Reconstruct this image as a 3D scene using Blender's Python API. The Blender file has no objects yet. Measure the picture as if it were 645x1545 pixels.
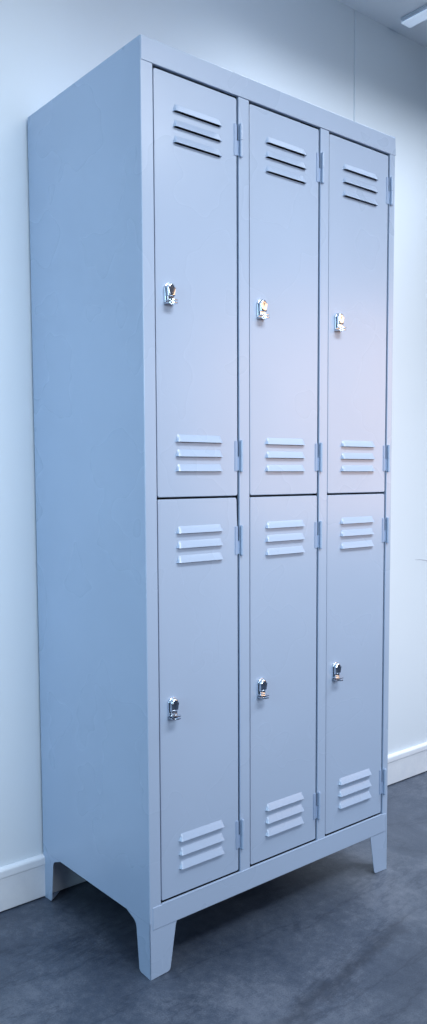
import bpy, bmesh, math, random
from mathutils import Vector, Matrix
random.seed(4)
scene = bpy.context.scene
COL = scene.collection

# ------------------------------------------------------------------ materials
def new_mat(name):
    m = bpy.data.materials.new(name); m.use_nodes = True
    nt = m.node_tree; nt.nodes.clear()
    out = nt.nodes.new('ShaderNodeOutputMaterial')
    b = nt.nodes.new('ShaderNodeBsdfPrincipled')
    nt.links.new(b.outputs[0], out.inputs[0])
    return m, nt, b

def noise(nt, coord, scale, detail=4, rough=.5, dist=0, vec_scale=None):
    n = nt.nodes.new('ShaderNodeTexNoise')
    n.inputs['Scale'].default_value = scale; n.inputs['Detail'].default_value = detail
    n.inputs['Roughness'].default_value = rough; n.inputs['Distortion'].default_value = dist
    src = coord
    if vec_scale:
        mp = nt.nodes.new('ShaderNodeMapping'); mp.inputs['Scale'].default_value = vec_scale
        nt.links.new(coord, mp.inputs[0]); src = mp.outputs[0]
    nt.links.new(src, n.inputs['Vector'])
    return n.outputs['Fac']

def ramp(nt, fac, stops):
    r = nt.nodes.new('ShaderNodeValToRGB')
    e = r.color_ramp.elements
    while len(e) < len(stops): e.new(.5)
    for el, (p, c) in zip(e, stops):
        el.position = p; el.color = (*c, 1)
    nt.links.new(fac, r.inputs[0])
    return r.outputs[0]

def bump(nt, b, fac, strength, dist, prev=None):
    n = nt.nodes.new('ShaderNodeBump')
    n.inputs['Strength'].default_value = strength; n.inputs['Distance'].default_value = dist
    nt.links.new(fac, n.inputs['Height'])
    if prev: nt.links.new(prev, n.inputs['Normal'])
    nt.links.new(n.outputs[0], b.inputs['Normal'])
    return n.outputs[0]

def geo_pos(nt):
    return nt.nodes.new('ShaderNodeNewGeometry').outputs['Position']

def paint(name, col, var=.04, rough=.34):
    m, nt, b = new_mat(name)
    pos = geo_pos(nt)
    f = noise(nt, pos, 3, 2, .5)
    c = [tuple(v * (1 + s * var) for v in col) for s in (-1, 1)]
    nt.links.new(ramp(nt, f, [(.3, c[0]), (.7, c[1])]), b.inputs['Base Color'])
    base_link = b.inputs['Base Color'].links[0].from_socket
    sc_ = noise(nt, pos, 1, 5, .7, .3, vec_scale=(55, 55, 9))
    sm = nt.nodes.new('ShaderNodeMix'); sm.data_type = 'RGBA'
    nt.links.new(ramp(nt, sc_, [(.68, (0, 0, 0)), (.74, (.16, .16, .16))]), sm.inputs[0])
    nt.links.new(base_link, sm.inputs[6]); sm.inputs[7].default_value = (col[0] * 1.5, col[1] * 1.42, col[2] * 1.3, 1)
    gr = noise(nt, pos, 6, 7, .72)
    gm = nt.nodes.new('ShaderNodeMix'); gm.data_type = 'RGBA'
    nt.links.new(ramp(nt, gr, [(.57, (0, 0, 0)), (.76, (.02, .02, .02))]), gm.inputs[0])
    nt.links.new(sm.outputs[2], gm.inputs[6]); gm.inputs[7].default_value = (col[0] * .72, col[1] * .76, col[2] * .82, 1)
    nt.links.new(gm.outputs[2], b.inputs['Base Color'])
    rf = noise(nt, pos, 5, 2, .5)
    mr = nt.nodes.new('ShaderNodeMapRange')
    mr.inputs[3].default_value = rough - .06; mr.inputs[4].default_value = rough + .08
    nt.links.new(rf, mr.inputs[0]); nt.links.new(mr.outputs[0], b.inputs['Roughness'])
    b.inputs['Specular IOR Level'].default_value = .5
    p = bump(nt, b, noise(nt, pos, 3, 1), .45, .006)
    bump(nt, b, noise(nt, pos, 700, 2), .03, .0006, p)
    return m

M_PAINT = paint('painted_steel', (.375, .475, .64), .02, .27)
M_LEAF_SHADE = paint('hinge_leaf_shade', (.29, .39, .57), .03, .4)  # darker blue paints in the soft shadow beside the hinge barrel
M_INNER_SHADE, nt, b = new_mat('interior_shade')  # near-black colour deepens the shade inside and beneath the locker
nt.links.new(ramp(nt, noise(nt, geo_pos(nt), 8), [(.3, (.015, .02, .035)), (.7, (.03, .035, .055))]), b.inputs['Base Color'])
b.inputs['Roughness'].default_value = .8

M_CHROME, nt, b = new_mat('chrome')
nt.links.new(ramp(nt, noise(nt, geo_pos(nt), 60), [(.3, (.66, .72, .80)), (.7, (.74, .80, .88))]), b.inputs['Base Color'])
b.inputs['Metallic'].default_value = 1; b.inputs['Roughness'].default_value = .15
M_SLOT, nt, b = new_mat('dark_steel')
nt.links.new(ramp(nt, noise(nt, geo_pos(nt), 200), [(.3, (.02, .02, .03)), (.7, (.05, .05, .06))]), b.inputs['Base Color'])
b.inputs['Roughness'].default_value = .4

M_WALL, nt, b = new_mat('wall_paint')
pos = geo_pos(nt)
nt.links.new(ramp(nt, noise(nt, pos, 1.6, 5, .55), [(.25, (.67, .745, .825)), (.75, (.705, .775, .845))]), b.inputs['Base Color'])
b.inputs['Roughness'].default_value = .58
p = bump(nt, b, noise(nt, pos, 2.2, 2), .25, .01)
bump(nt, b, noise(nt, pos, 260, 3), .10, .001, p)

M_BASE, nt, b = new_mat('baseboard_paint')
pos = geo_pos(nt)
nt.links.new(ramp(nt, noise(nt, pos, 14, 6, .65), [(.25, (.63, .68, .76)), (.7, (.74, .78, .84))]), b.inputs['Base Color'])
b.inputs['Roughness'].default_value = .4
bump(nt, b, noise(nt, pos, 40, 4), .15, .002)

M_CEIL, nt, b = new_mat('ceiling_paint')
nt.links.new(ramp(nt, noise(nt, geo_pos(nt), 3, 4), [(.3, (.86, .89, .92)), (.7, (.88, .91, .94))]), b.inputs['Base Color'])
b.inputs['Roughness'].default_value = .8

M_LAMPBODY, nt, b = new_mat('lamp_housing')
nt.links.new(ramp(nt, noise(nt, geo_pos(nt), 10), [(.3, (.40, .46, .54)), (.7, (.44, .50, .58))]), b.inputs['Base Color'])
b.inputs['Roughness'].default_value = .5
M_DIFF, nt, b = new_mat('lamp_diffuser')
nt.links.new(ramp(nt, noise(nt, geo_pos(nt), 10), [(.3, (.75, .8, .86)), (.7, (.8, .84, .9))]), b.inputs['Base Color'])
b.inputs['Roughness'].default_value = .5
b.inputs['Emission Color'].default_value = (.55, .70, .92, 1); b.inputs['Emission Strength'].default_value = .45

M_MARK, nt, b = new_mat('scuff')
nt.links.new(ramp(nt, noise(nt, geo_pos(nt), 90), [(.3, (.34, .38, .46)), (.7, (.46, .50, .58))]), b.inputs['Base Color'])
b.inputs['Roughness'].default_value = .7

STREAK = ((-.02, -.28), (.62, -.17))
# floor: dark slate-blue sheet flooring, cloudy, with darker wandering streaks
M_FLOOR, nt, b = new_mat('slate_floor')
pos = geo_pos(nt)
big = noise(nt, pos, 2.3, 8, .62, .6)
fine = noise(nt, pos, 42, 8, .72)
grit = noise(nt, pos, 320, 3, .7)
mix = nt.nodes.new('ShaderNodeMix'); mix.data_type = 'FLOAT'; mix.inputs[0].default_value = .34
nt.links.new(big, mix.inputs[2]); nt.links.new(fine, mix.inputs[3])
mix2 = nt.nodes.new('ShaderNodeMix'); mix2.data_type = 'FLOAT'; mix2.inputs[0].default_value = .2
nt.links.new(mix.outputs[0], mix2.inputs[2]); nt.links.new(grit, mix2.inputs[3])
base = ramp(nt, mix2.outputs[0], [(.36, (.021, .033, .059)), (.50, (.056, .073, .106)), (.64, (.134, .155, .198))])
# streaks: ridged noise stretched along a diagonal
mp = nt.nodes.new('ShaderNodeMapping'); mp.inputs['Rotation'].default_value = (0, 0, math.radians(-8)); mp.inputs['Scale'].default_value = (.8, 2.6, 1)
nt.links.new(pos, mp.inputs[0])
st = noise(nt, mp.outputs[0], 1.7, 6, .6, .4)
sub = nt.nodes.new('ShaderNodeMath'); sub.operation = 'SUBTRACT'; sub.inputs[1].default_value = .5; nt.links.new(st, sub.inputs[0])
ab = nt.nodes.new('ShaderNodeMath'); ab.operation = 'ABSOLUTE'; nt.links.new(sub.outputs[0], ab.inputs[0])
sr = ramp(nt, ab.outputs[0], [(0, (.66, .68, .72)), (.012, (.92, .93, .94)), (.03, (1, 1, 1))])
mul = nt.nodes.new('ShaderNodeMix'); mul.data_type = 'RGBA'; mul.blend_type = 'MULTIPLY'; mul.inputs[0].default_value = .8
nt.links.new(base, mul.inputs[6]); nt.links.new(sr, mul.inputs[7])
def math_(op, a, b_=None, c_=None):
    n = nt.nodes.new('ShaderNodeMath'); n.operation = op
    for i_, v in enumerate((a, b_, c_)):
        if v is None: continue
        if isinstance(v, (int, float)): n.inputs[i_].default_value = v
        else: nt.links.new(v, n.inputs[i_])
    return n.outputs[0]
sp = nt.nodes.new('ShaderNodeSeparateXYZ'); nt.links.new(pos, sp.inputs[0])
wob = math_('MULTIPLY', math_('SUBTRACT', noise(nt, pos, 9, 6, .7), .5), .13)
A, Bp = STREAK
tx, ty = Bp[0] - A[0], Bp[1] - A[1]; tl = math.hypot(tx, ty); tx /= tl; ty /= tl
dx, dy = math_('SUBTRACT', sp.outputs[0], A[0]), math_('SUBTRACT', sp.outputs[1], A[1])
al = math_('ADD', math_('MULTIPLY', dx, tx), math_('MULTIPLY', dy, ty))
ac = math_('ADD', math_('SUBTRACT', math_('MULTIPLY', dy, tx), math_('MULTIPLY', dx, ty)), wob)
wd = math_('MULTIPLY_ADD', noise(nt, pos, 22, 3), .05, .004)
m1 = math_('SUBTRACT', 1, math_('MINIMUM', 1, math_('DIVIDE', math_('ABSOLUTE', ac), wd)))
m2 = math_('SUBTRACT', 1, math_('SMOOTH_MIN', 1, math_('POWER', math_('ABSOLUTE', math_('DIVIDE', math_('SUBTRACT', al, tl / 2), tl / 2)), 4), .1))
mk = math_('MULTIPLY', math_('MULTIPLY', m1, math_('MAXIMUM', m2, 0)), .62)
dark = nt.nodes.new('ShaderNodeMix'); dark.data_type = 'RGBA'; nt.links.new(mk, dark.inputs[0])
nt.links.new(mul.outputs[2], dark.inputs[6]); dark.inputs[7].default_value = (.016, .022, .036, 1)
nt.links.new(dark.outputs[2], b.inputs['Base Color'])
mr = nt.nodes.new('ShaderNodeMapRange'); mr.inputs[3].default_value = .28; mr.inputs[4].default_value = .50
nt.links.new(fine, mr.inputs[0]); nt.links.new(mr.outputs[0], b.inputs['Roughness'])
b.inputs['Specular IOR Level'].default_value = .34
p = bump(nt, b, fine, .12, .004)
bump(nt, b, grit, .18, .0015, p)

# ------------------------------------------------------------------ mesh helpers
ORIG = {}
def finish(bm, ang=38):
    bmesh.ops.recalc_face_normals(bm, faces=bm.faces)
    for f in bm.faces: f.smooth = True
    for e in bm.edges:
        if len(e.link_faces) == 2 and e.calc_face_angle(0) > math.radians(ang): e.smooth = False

def obj(name, bm, mats, parent=None, origin=(0, 0, 0), recalc=True):
    """one mesh object; bm is in world coordinates, origin is its pivot"""
    o3 = Vector(origin)
    if recalc: finish(bm)
    bmesh.ops.translate(bm, verts=bm.verts, vec=-o3)
    me = bpy.data.meshes.new(name); bm.to_mesh(me); bm.free()
    for m in (mats if isinstance(mats, (list, tuple)) else [mats]): me.materials.append(m)
    o = bpy.data.objects.new(name, me); COL.objects.link(o)
    if parent:
        o.parent = parent; o.location = o3 - ORIG[parent.name]
    else: o.location = o3
    wn = o.modifiers.new('weighted_normals', 'WEIGHTED_NORMAL'); wn.keep_sharp = True; wn.weight = 90
    ORIG[o.name] = o3
    return o

def box(bm, x0, x1, y0, y1, z0, z1, bev=0, seg=2, mi=0):
    r = bmesh.ops.create_cube(bm, size=1)
    for v in r['verts']:
        v.co = Vector(((x0 + x1) / 2 + v.co.x * (x1 - x0), (y0 + y1) / 2 + v.co.y * (y1 - y0), (z0 + z1) / 2 + v.co.z * (z1 - z0)))
    fs = {f for v in r['verts'] for f in v.link_faces}
    for f in fs: f.material_index = mi
    if bev:
        es = list({e for f in fs for e in f.edges})
        rr = bmesh.ops.bevel(bm, geom=es, offset=bev, segments=seg, profile=.5, affect='EDGES', material=mi)
    return r

def prism(bm, pts, axis, a, b_, mi=0):
    """extrude a 2-D polygon. axis 'x': pts are (y,z); 'y': (x,z); 'z': (x,y)"""
    def P(p, t):
        return {'x': (t, p[0], p[1]), 'y': (p[0], t, p[1]), 'z': (p[0], p[1], t)}[axis]
    v0 = [bm.verts.new(P(p, a)) for p in pts]; v1 = [bm.verts.new(P(p, b_)) for p in pts]
    n = len(pts); fs = [bm.faces.new(v0), bm.faces.new(v1[::-1])]
    for i in range(n): fs.append(bm.faces.new((v0[i], v0[(i + 1) % n], v1[(i + 1) % n], v1[i])))
    for f in fs: f.material_index = mi
    return v0, v1

def tube(bm, c, axis, r, L, seg=20, mi=0):
    res = bmesh.ops.create_cone(bm, cap_ends=True, segments=seg, radius1=r, radius2=r, depth=L)
    R = {'z': Matrix(), 'y': Matrix.Rotation(math.pi / 2, 4, 'X'), 'x': Matrix.Rotation(math.pi / 2, 4, 'Y')}[axis]
    bmesh.ops.transform(bm, matrix=Matrix.Translation(c) @ R, verts=res['verts'])
    for f in {f for v in res['verts'] for f in v.link_faces}: f.material_index = mi

def fillet(a, b_, c, r, n=5):
    """arc replacing corner b of a 2-D polyline"""
    a, b_, c = Vector(a), Vector(b_), Vector(c)
    u, w = (a - b_).normalized(), (c - b_).normalized()
    p0, p1 = b_ + u * r, b_ + w * r
    return [tuple((1 - t) ** 2 * p0 + 2 * t * (1 - t) * b_ + t * t * p1) for t in [i / n for i in range(n + 1)]]

# ------------------------------------------------------------------ the setting
WY = .433                       # face of the wall behind the locker
CZ = 2.402                      # ceiling
def dip(x):                     # the floor falls away a little to the right of the locker
    t = min(1, max(0, (x - .76) / .5)); return -.046 * t * t * (3 - 2 * t)

bm = bmesh.new()
xs = [-4, -2, -1, 0, .5, .72] + [.76 + .05 * i for i in range(11)] + [1.4, 2, 3.5, 6]
ys = [-5, -3, -1.5, -.5, 0, WY + .02]
g = [[bm.verts.new((x, y, dip(x))) for x in xs] for y in ys]
for j in range(len(ys) - 1):
    for i in range(len(xs) - 1): bm.faces.new((g[j][i], g[j][i + 1], g[j + 1][i + 1], g[j + 1][i]))
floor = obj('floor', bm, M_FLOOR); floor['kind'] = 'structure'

SEAM = 1.123
bm = bmesh.new()                # wall sheet with a shallow vertical panel joint
prof = [(-4, WY), (SEAM - .0028, WY), (SEAM - .0008, WY + .004), (SEAM + .0012, WY + .004), (SEAM + .0024, WY - .0006), (SEAM + .05, WY), (6, WY), (6, WY + .1), (-4, WY + .1)]
prism(bm, prof, 'z', -.1, CZ + .1)
wall = obj('wall', bm, M_WALL); wall['kind'] = 'structure'

bm = bmesh.new()                # baseboard with a rounded bead along its top
bp = [(WY - .0005, .0045), (WY - .0112, .0035), (WY - .012, .0045), (WY - .012, .080), (WY - .0128, .0815), (WY - .0138, .0825), (WY - .0142, .087), (WY - .0138, .096), (WY - .0115, .1005), (WY - .0075, .103), (WY - .0005, .1035)]
bx = [-4, 0, .72] + [.76 + .05 * i for i in range(11)] + [1.4, 6]
rows = [[bm.verts.new((x, y, z + dip(x))) for y, z in bp] for x in bx]
for i in range(len(bx) - 1):
    for k in range(len(bp) - 1): bm.faces.new((rows[i][k], rows[i][k + 1], rows[i + 1][k + 1], rows[i + 1][k]))
obj('baseboard', bm, M_BASE, wall)
bm = bmesh.new()                # a hairline scratch low on the wall
pts = [(1.462, .714), (1.49, .7125), (1.52, .708), (1.56, .7035), (1.60, .701)]
for (xa, za), (xb, zb), ta, tb in zip(pts, pts[1:], (.0003, .0010, .0012, .001), (.0010, .0012, .001, .0003)):
    prism(bm, [(xa, za - ta), (xb, zb - tb), (xb, zb + tb), (xa, za + ta)], 'y', WY - .0006, WY + .001)
obj('scratch', bm, M_MARK, wall)

bm = bmesh.new(); box(bm, -4, 6, -1.1, WY + .05, CZ, CZ + .1)
ceil = obj('ceiling', bm, M_CEIL); ceil['kind'] = 'structure'

# strip light on the ceiling, running away from the wall
e = bpy.data.objects.new('ceiling_light', None); COL.objects.link(e); e.location = (1.29, -.3, CZ); ORIG[e.name] = Vector(e.location)
e['label'] = 'slim strip light with grey sides on the ceiling near the wall'; e['category'] = 'ceiling light'
LX = 1.296
bm = bmesh.new(); box(bm, LX - .030, LX + .030, -1.05, .375, CZ - .010, CZ - .0005, .004); obj('housing', bm, M_LAMPBODY, e, (LX, -.3, CZ))
bm = bmesh.new(); box(bm, LX - .022, LX + .022, -1.045, .3775, CZ - .016, CZ - .0105, .003); obj('diffuser', bm, M_DIFF, e, (LX, -.3, CZ - .03))

# ------------------------------------------------------------------ the locker
W, D, H = .751, .4282, 1.8
root = bpy.data.objects.new('locker', None); COL.objects.link(root); root.location = (W / 2, D / 2, 0); ORIG['locker'] = Vector(root.location)
root['label'] = 'tall pale blue steel locker with six vented doors standing on four legs against the wall'
root['category'] = 'locker'
T = .0012
ZB = .115

def bev_edges(bm, test, off, seg=3):
    es = [e for e in bm.edges if test(e.verts[0].co, e.verts[1].co)]
    if es: bmesh.ops.bevel(bm, geom=es, offset=off, segments=seg, profile=.5, affect='EDGES')

def side(mirror):
    """side panel folded round the front into the corner post"""
    PW = .0280 if not mirror else .0200
    pts = [(0, D), (0, 0), (PW, 0), (PW, .007), (PW - T, .007), (PW - T, T), (T, T), (T, D - T), (.018, D - T), (.018, D)]
    if mirror: pts = [(W - x, y) for x, y in pts]
    bm = bmesh.new(); prism(bm, pts, 'z', ZB, H)
    X = W if mirror else 0
    P = W - PW if mirror else PW
    bev_edges(bm, lambda a, b: abs(a.x - b.x) < 1e-6 and abs(a.y - b.y) < 1e-6 and abs(a.x - X) < 1e-6 and (a.y < 1e-6 or a.y > D - 1e-6), .0024, 4)
    bev_edges(bm, lambda a, b: abs(a.x - b.x) < 1e-6 and abs(a.y - b.y) < 1e-6 and abs(a.x - P) < 1e-6 and a.y < 1e-6, .001, 2)
    if not mirror:              # let the big sheet carry a dent and a touch of oil-canning
        fs = [f for f in bm.faces if all(abs(v.co.x) < 1e-6 for v in f.verts)]
        es = list({e for f in fs for e in f.edges})
        f = max(fs, key=lambda f: f.calc_area())
        vs = [v.co.copy() for v in f.verts]
        y0, y1 = min(v.y for v in vs), max(v.y for v in vs)
        bm.faces.remove(f)
        ny, nz = 40, 150
        G = [[None] * (nz + 1) for _ in range(ny + 1)]
        for i in range(ny + 1):
            for j in range(nz + 1):
                y = y0 + (y1 - y0) * i / ny; z = ZB + (H - ZB) * j / nz
                edge = min(i, ny - i, j, nz - j) / 8; edge = min(1, edge); edge = edge * edge * (3 - 2 * edge)
                w = .0008 * math.sin(9 * z + 3) * math.sin(11 * y + .5) + .0005 * math.sin(21 * z - 7 * y)
                for (cy, cz, r, d) in ((.236, .435, .018, .0022), (.222, .445, .011, .0014), (.19, .30, .05, .0012), (.30, .72, .06, .0010)):
                    w += d * math.exp(-((y - cy) ** 2 + (z - cz) ** 2) / r ** 2)
                G[i][j] = bm.verts.new((edge * w, y, z))
        for i in range(ny):
            for j in range(nz): bm.faces.new((G[i][j], G[i + 1][j], G[i + 1][j + 1], G[i][j + 1]))
        bmesh.ops.remove_doubles(bm, verts=bm.verts, dist=1e-6)
    return bm
obj('side_panel', side(False), M_PAINT, root, (0, D / 2, H / 2))
obj('side_panel', side(True), M_PAINT, root, (W, D / 2, H / 2))
bm = bmesh.new(); box(bm, .003, W - .003, D - .004, D - .0022, ZB + .002, H - .002); obj('back_panel', bm, M_PAINT, root, (W / 2, D, H / 2))
bm = bmesh.new(); box(bm, .0018, W - .0018, .0018, D - .0045, H - .0022, H - .0006); obj('top_panel', bm, M_PAINT, root, (W / 2, D / 2, H))
bm = bmesh.new(); box(bm, .002, W - .002, .003, D - .0045, ZB + .001, ZB + .003); obj('bottom_panel', bm, M_INNER_SHADE, root, (W / 2, D / 2, ZB))

DX = [(.0296, .2416), (.2738, .4858), (.5170, .7290)]       # door openings
ZM, ZT, ZL = .9568, 1.7545, .1515
def rail(z0, z1, xa, xb, lipz):
    bm = bmesh.new(); box(bm, xa, xb, -.0013, .006, z0, z1, .0014, 3)
    return bm
bm = rail(1.7572, H + .0003, .0012, W + .0003, 0)
for v in bm.verts:              # softened top right corner
    if v.co.x > W - .004 and v.co.z > H - .004: v.co.x -= .002; v.co.z -= .002
obj('top_rail', bm, M_PAINT, root, (W / 2, 0, 1.778))
bm = rail(.1015, .1478, .0068, W - .0068, 0)
box(bm, .0300, W - .0220, -.0016, .004, .1455, .1492, .0012, 2)   # rolled lip under the doors
obj('bottom_rail', bm, M_PAINT, root, (W / 2, 0, .125))
for k in range(2):
    xa, xb = DX[k][1] + .0020, DX[k + 1][0] - .0018
    bm = bmesh.new(); box(bm, xa, xb, 0, .007, .148, 1.7568, .0009, 2)
    obj('post', bm, M_PAINT, root, ((xa + xb) / 2, 0, .95))
    bm = bmesh.new(); box(bm, (xa + xb) / 2 - .0005, (xa + xb) / 2 + .0005, .0225, D - .005, ZB + .004, H - .003)
    obj('partition', bm, M_INNER_SHADE, root, ((xa + xb) / 2, D / 2, .95))
for k in range(3):
    bm = bmesh.new(); box(bm, DX[k][0] - .012, DX[k][1] + .012, .026, D - .006, ZM - .006, ZM + .002)
    obj('shelf', bm, M_INNER_SHADE, root, ((DX[k][0] + DX[k][1]) / 2, D / 2, ZM))

def leg(fx, fy):
    """folded steel foot: tapering front wing and side wing meeting at the corner"""
    top = ZB - .0004
    def wing(w_top, w_mid, w_bot, zmid):
        q = [(.0, top), (w_top, top)]
        q += fillet((w_top, top), (w_mid, zmid), (w_bot, 0), .012)
        q += fillet((w_mid, zmid), (w_bot, .004), (w_bot - .012, 0), .006)
        q += [(.0016, .0), (0, .0)]
        return q
    front = wing(.0735, .0655, .0500, .0985)
    sid = wing(.0800, .0470, .0375, .1015)
    bm = bmesh.new()
    prism(bm, [(x, z) for x, z in front], 'y', .0000, .0014)
    prism(bm, [(y, z) for y, z in sid], 'x', .0000, .0014)
    # rounded corner strip hides the fold
    bev = [(0, .003), (.0002, .0012), (.0012, .0002), (.003, 0), (.003, .0012), (.0012, .003)]
    for v in bm.verts:
        if v.co.y < .0016 and v.co.x < .0017: v.co.z = max(v.co.z, -.0)
    bmesh.ops.bevel(bm, geom=[e for e in bm.edges if abs(e.verts[0].co.x) < 1e-6 and abs(e.verts[1].co.x) < 1e-6 and abs(e.verts[0].co.y) < 1e-6 and abs(e.verts[1].co.y) < 1e-6], offset=.0012, segments=2, profile=.5, affect='EDGES')
    # floor pad of the foot
    prism(bm, [(.0015, .0015), (.045, .0015), (.0015, .033)], 'z', .0006, .0022)
    for v in bm.verts:
        v.co.x = W - v.co.x if fx else v.co.x
        v.co.y = D - v.co.y if fy else v.co.y
    return bm
for fx in (0, 1):
    for fy in (0, 1):
        obj('leg', leg(fx, fy), M_PAINT, root, (W * fx, D * fy, 0))

# ---- doors
LW = .0605                      # half width of a louvre
def hood(bm, cx, zb, y0, h=.0142, dep=.0072):
    nu, nv = 30, 8
    G = []
    for i in range(nu + 1):
        s = -math.cos(math.pi * i / nu)
        s = (s * .35 + (2 * i / nu - 1) * .65)
        row = []
        for j in range(nv + 1):
            v = j / nv
            hw = LW - .0050 * v
            x = s * hw
            t = min(1, (hw - abs(x)) / .0055); en = math.sqrt(max(0, 1 - (1 - t) ** 2))
            d = dep * en * ((1 - v) ** .92)
            row.append(bm.verts.new((cx + x, y0 - .0004 - d, zb + h * v)))
        G.append(row)
    for i in range(nu):
        for j in range(nv): bm.faces.new((G[i][j], G[i + 1][j], G[i + 1][j + 1], G[i][j + 1]))
    # thin lower lip, folded inward
    L2 = [bm.verts.new((g_[0].co.x, min(g_[0].co.y + .0012, y0 - .0003), zb + .0001)) for g_ in G]
    for i in range(nu): bm.faces.new((G[i + 1][0], G[i][0], L2[i], L2[i + 1]))

def door_sheet(x0, x1, z0, z1, slots, cx, y0):
    bm = bmesh.new()
    xs = [x0, cx - LW + .003, cx + LW - .003, x1]
    zs = [z0]
    for s in sorted(slots): zs += [s - .0004, s + .0085]
    zs.append(z1)
    G = [[bm.verts.new((x, y0, z)) for x in xs] for z in zs]
    for j in range(len(zs) - 1):
        for i in range(3):
            if i == 1 and j % 2 == 1: continue
            bm.faces.new((G[j][i], G[j][i + 1], G[j + 1][i + 1], G[j + 1][i]))
    outer = [e for e in bm.edges if len(e.link_faces) == 1 and
             ((abs(e.verts[0].co.x - e.verts[1].co.x) < 1e-7 and (abs(e.verts[0].co.x - x0) < 1e-7 or abs(e.verts[0].co.x - x1) < 1e-7)) or
              (abs(e.verts[0].co.z - e.verts[1].co.z) < 1e-7 and (abs(e.verts[0].co.z - z0) < 1e-7 or abs(e.verts[0].co.z - z1) < 1e-7)))]
    r = bmesh.ops.extrude_edge_only(bm, edges=outer)
    for v in [v for v in r['geom'] if isinstance(v, bmesh.types.BMVert)]: v.co.y += .017
    corner = [e for e in bm.edges if abs(e.verts[0].co.y - e.verts[1].co.y) > .01 and
              min(abs(e.verts[0].co.x - x0), abs(e.verts[0].co.x - x1)) < 1e-6 and min(abs(e.verts[0].co.z - z0), abs(e.verts[0].co.z - z1)) < 1e-6]
    bmesh.ops.bevel(bm, geom=corner, offset=.0045, segments=4, profile=.5, affect='EDGES')
    rim = [e for e in bm.edges if len(e.link_faces) == 2 and abs(e.verts[0].co.y - y0) < 1e-6 and abs(e.verts[1].co.y - y0) < 1e-6
           and e.calc_face_angle(0) > 1.2]
    bmesh.ops.bevel(bm, geom=rim, offset=.0016, segments=3, profile=.5, affect='EDGES')
    return bm

def latch(cx, z, y0):
    """chrome hasp lock: round-topped plate, raised turning body and a padlock tab at its foot"""
    bm = bmesh.new()
    def arch(w, zb, zt, n=14):
        r = w; q = [(cx - w, zb), (cx + w, zb)]
        for i in range(n + 1):
            a = math.pi * i / n; q.append((cx + r * math.cos(a), zt - r + r * math.sin(a)))
        return q
    def arch_solid(w, zb, zt, ya, yb, bev, mi=0):
        b2 = bmesh.new(); prism(b2, arch(w, zb, zt), 'y', ya, yb, mi)
        front = min(ya, yb)
        es = [e for e in b2.edges if abs(e.verts[0].co.y - front) < 1e-7 and abs(e.verts[1].co.y - front) < 1e-7]
        bmesh.ops.bevel(b2, geom=es, offset=bev, segments=4, profile=.5, affect='EDGES', material=mi)
        me = bpy.data.meshes.new('t'); b2.to_mesh(me); b2.free(); bm.from_mesh(me); bpy.data.meshes.remove(me)
    arch_solid(.0108, z - .017, z + .0205, y0 - .0004, y0 - .0042, .0014)
    arch_solid(.0088, z - .006, z + .0190, y0 - .0036, y0 - .0120, .0040)      # domed turning body
    arch_solid(.0074, z - .0145, z - .0045 + .0074, y0 - .0036, y0 - .0078, .0015)
    box(bm, cx - .0007, cx + .0007, y0 - .0124, y0 - .0119, z + .006, z + .011, 0, mi=1)     # key slot
    # horizontal padlock tab, rounded outer end, with an eye in it
    n = 16; q = []
    w, L = .0105, .0190
    outer = [(cx - w, y0 - .0006)] + [(cx + w * math.cos(math.pi + math.pi * i / n), y0 - L + w * .75 * math.sin(math.pi + math.pi * i / n) + w * .5) for i in range(n + 1)] + [(cx + w, y0 - .0006)]
    hr = .0042; hc = (cx, y0 - .0125)
    vo = {}; vi = {}
    N = 40
    def on_outline(a):
        d = Vector((math.cos(a), math.sin(a))); best = None; c = Vector(hc)
        m_ = len(outer)
        for i in range(m_):
            p, q2 = Vector(outer[i]), Vector(outer[(i + 1) % m_]); e_ = q2 - p
            den = d.x * e_.y - d.y * e_.x
            if abs(den) < 1e-12: continue
            t = ((p.x - c.x) * e_.y - (p.y - c.y) * e_.x) / den; s = ((p.x - c.x) * d.y - (p.y - c.y) * d.x) / den
            if t > 0 and -1e-6 <= s <= 1 + 1e-6 and (best is None or t < best): best = t
        return c + d * best
    for tz0, tz1 in ((z - .0205, z - .0187), (z - .0152, z - .0136)):
        vo = {}; vi = {}
        for zz in (tz0, tz1):
            vo[zz] = [bm.verts.new((*on_outline(2 * math.pi * i / N), zz)) for i in range(N)]
            vi[zz] = [bm.verts.new((hc[0] + hr * math.cos(2 * math.pi * i / N), hc[1] + hr * math.sin(2 * math.pi * i / N), zz)) for i in range(N)]
        for i in range(N):
            k = (i + 1) % N
            bm.faces.new((vo[tz0][i], vo[tz0][k], vi[tz0][k], vi[tz0][i])); bm.faces.new((vo[tz1][k], vo[tz1][i], vi[tz1][i], vi[tz1][k]))
            bm.faces.new((vo[tz0][k], vo[tz0][i], vo[tz1][i], vo[tz1][k])); bm.faces.new((vi[tz0][i], vi[tz0][k], vi[tz1][k], vi[tz1][i]))
    return bm

def hinge(x, z0, z1, y0):
    bm = bmesh.new()
    zm = (z0 + z1) / 2
    bx_ = x + .0058
    tube(bm, (bx_, -.0034, (zm + .0005 + z1) / 2), 'z', .0036, z1 - zm - .0005, 18)
    tube(bm, (bx_, -.0034, (zm - .0005 + z0) / 2), 'z', .0036, zm - z0 - .0005, 18)
    tube(bm, (bx_, -.0034, zm), 'z', .0026, z1 - z0 + .0028, 14)                  # pin
    box(bm, bx_ + .001, bx_ + .0062, -.0016, .0004, z0 + .001, z1 - .001, .0005, 1)   # leaf on the post
    box(bm, x - .0095, x - .0022, y0 - .0016, y0 + .0003, z0 + .0006, z1 - .0006, .0005, 2, mi=1)   # leaf on the door, coloured darker for the barrel's shadow
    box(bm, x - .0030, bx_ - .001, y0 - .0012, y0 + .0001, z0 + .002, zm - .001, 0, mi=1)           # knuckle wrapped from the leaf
    return bm

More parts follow.
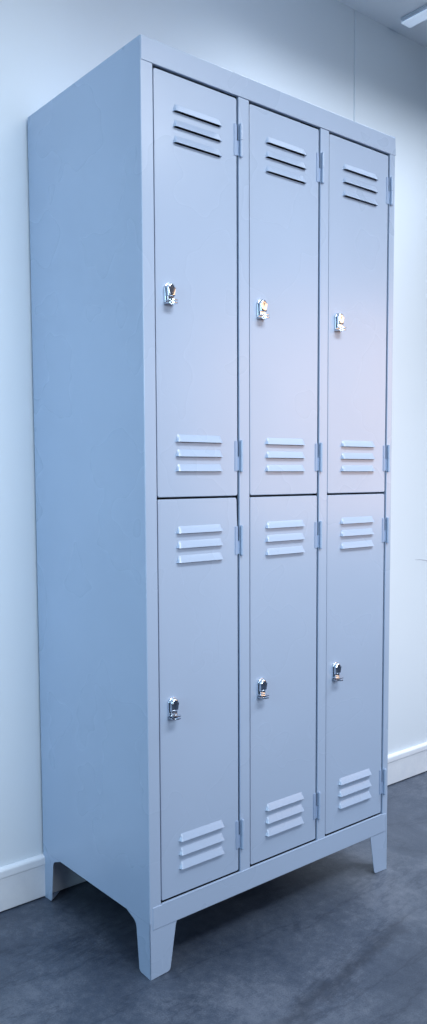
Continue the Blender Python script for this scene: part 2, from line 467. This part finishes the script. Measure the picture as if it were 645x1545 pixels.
for k, (xa, xb) in enumerate(DX):
    for lower in (0, 1):
        y0 = .0024 + random.uniform(-.0004, .0005)
        x0, x1 = xa + .0019, xb - .0014
        if lower: z0, z1 = ZL + .0012, ZM - .0020
        else: z0, z1 = ZM + .0020, ZT - .0012
        cx = (xa + xb) / 2 + .0010
        if lower: sets = [[.8875, .8585, .8295], [.2642, .2355, .2065]]; lz = .5430; hz = [(.8352, .8955), (.2010, .2640)]
        else: sets = [[1.6862, 1.6578, 1.6286], [1.0665, 1.0380, 1.0092]]; lz = 1.3465; hz = [(1.6405, 1.7035), (1.0090, 1.0720)]
        slots = [s for st_ in sets for s in st_]
        bm = door_sheet(x0, x1, z0, z1, slots, cx, y0)
        if lower and k == 0:    # this one hangs a little out of square at its top right corner
            for v in bm.verts:
                t = max(0, (v.co.z - .80) / .155)
                if v.co.x > cx: v.co.x -= .0028 * t * t * (v.co.x - cx) / (x1 - cx)
        d = obj('door', bm, M_PAINT, root, (xb, 0, (z0 + z1) / 2))
        for st_ in sets:
            bm = bmesh.new()
            for s in st_: hood(bm, cx, s, y0)
            obj('louvre_vent', bm, M_PAINT, d, (cx, y0, st_[1]))
        obj('latch', latch(xa + .0322, lz, y0), [M_CHROME, M_SLOT], d, (xa + .032, y0, lz))
        for (h0, h1) in hz:
            obj('hinge', hinge(xb, h0, h1, y0), [M_PAINT, M_LEAF_SHADE], d, (xb, 0, (h0 + h1) / 2))

# ------------------------------------------------------------------ light
def area(name, loc, target, size, power, col, sy=None, spread=180):
    l = bpy.data.lights.new(name, 'AREA'); l.energy = power; l.color = col; l.size = size
    if sy: l.shape = 'RECTANGLE'; l.size_y = sy
    l.spread = math.radians(spread)
    o = bpy.data.objects.new(name, l); COL.objects.link(o); o.location = loc
    o.rotation_euler = (Vector(target) - Vector(loc)).to_track_quat('-Z', 'Y').to_euler()
    return o
def tint(r, g, b):              # power and colour from one RGB triple
    m_ = max(r, g, b); return m_ * 10, (r / m_, g / m_, b / m_)
def lamp(name, loc, target, sx, sy, spread, rgb):
    p_, c_ = tint(*rgb); area(name, loc, target, sx, p_, c_, sy, spread)
lamp('front_fill', (.2, -3.2, 1.7), (.3, 0, 1.0), 2.2, .8, 66, (.74, .81, .88))  # added fill for the doors, cone narrowed to spare the floor
lamp('overhead_fill_front', (.45, -1.35, 2.38), (.42, 0, .80), 1.5, .35, 96, (.98, 1.0, 1.03))  # added fill from above, brightens the louvre hoods
lamp('ceiling_lamp_left', (-.7, .12, 2.385), (-.7, .12, 0), 1.6, .30, 88, (.38, .46, .54))
lamp('ceiling_lamp_mid', (1.12, .10, 2.385), (1.12, .10, 0), 1.1, .30, 104, (.80, .86, .94))
lamp('overhead_fill_right', (2.1, -.8, 2.37), (1.9, -.6, 0), .9, .6, 100, (1.75, 1.83, 1.95))  # added fill from above for the floor on the right
lamp('left_fill', (-2.6, -.6, 1.4), (0, .25, .80), 1.2, 1.4, 74, (.33, .50, .62))  # added bluish fill for the left wall and side panel
lamp('warm_lamp', (2.0, -1.25, 1.29), (.55, 0, 1.17), 1.2, 1.0, 56, (.158, .093, .052))
lamp('low_fill', (2.25, -.55, .36), (1.50, .43, .30), .5, .3, 70, (.034, .033, .035))  # added lamp without a real source, lifts the low right wall

w = bpy.data.worlds.new('World'); scene.world = w; w.use_nodes = True
nt = w.node_tree; bg = nt.nodes['Background']
tc = nt.nodes.new('ShaderNodeTexCoord'); sx = nt.nodes.new('ShaderNodeSeparateXYZ')
nt.links.new(tc.outputs['Generated'], sx.inputs[0])
nt.links.new(ramp(nt, sx.outputs['Z'], [(0, (.02, .035, .06)), (.14, (.055, .11, .21)), (.55, (.42, .63, 1.0))]), bg.inputs[0])
bg.inputs[1].default_value = .33

# ------------------------------------------------------------------ camera
cam = bpy.data.cameras.new('camera'); co = bpy.data.objects.new('camera', cam); COL.objects.link(co)
yaw, pitch, roll = .660951, -.0783302, -.00921847
f = Vector((math.sin(yaw) * math.cos(pitch), math.cos(yaw) * math.cos(pitch), math.sin(pitch)))
rt = Vector((math.cos(yaw), -math.sin(yaw), 0)); up = rt.cross(f)
c, s = math.cos(roll), math.sin(roll)
X = c * rt + s * up; Y = -s * rt + c * up
m = Matrix((X, Y, -f)).transposed().to_4x4(); m.translation = (-.920668, -1.253618, .990169)
co.matrix_world = m
cam.sensor_width = 36; cam.lens = 1234.673 / 1545 * 36
cam.shift_x = (322.5 - 254.05) / 1545; cam.shift_y = (822.89 - 772.5) / 1545
cam.clip_start = .02; cam.clip_end = 100
scene.camera = co
scene.view_settings.view_transform = 'Standard'; scene.view_settings.look = 'None'; scene.view_settings.exposure = 0
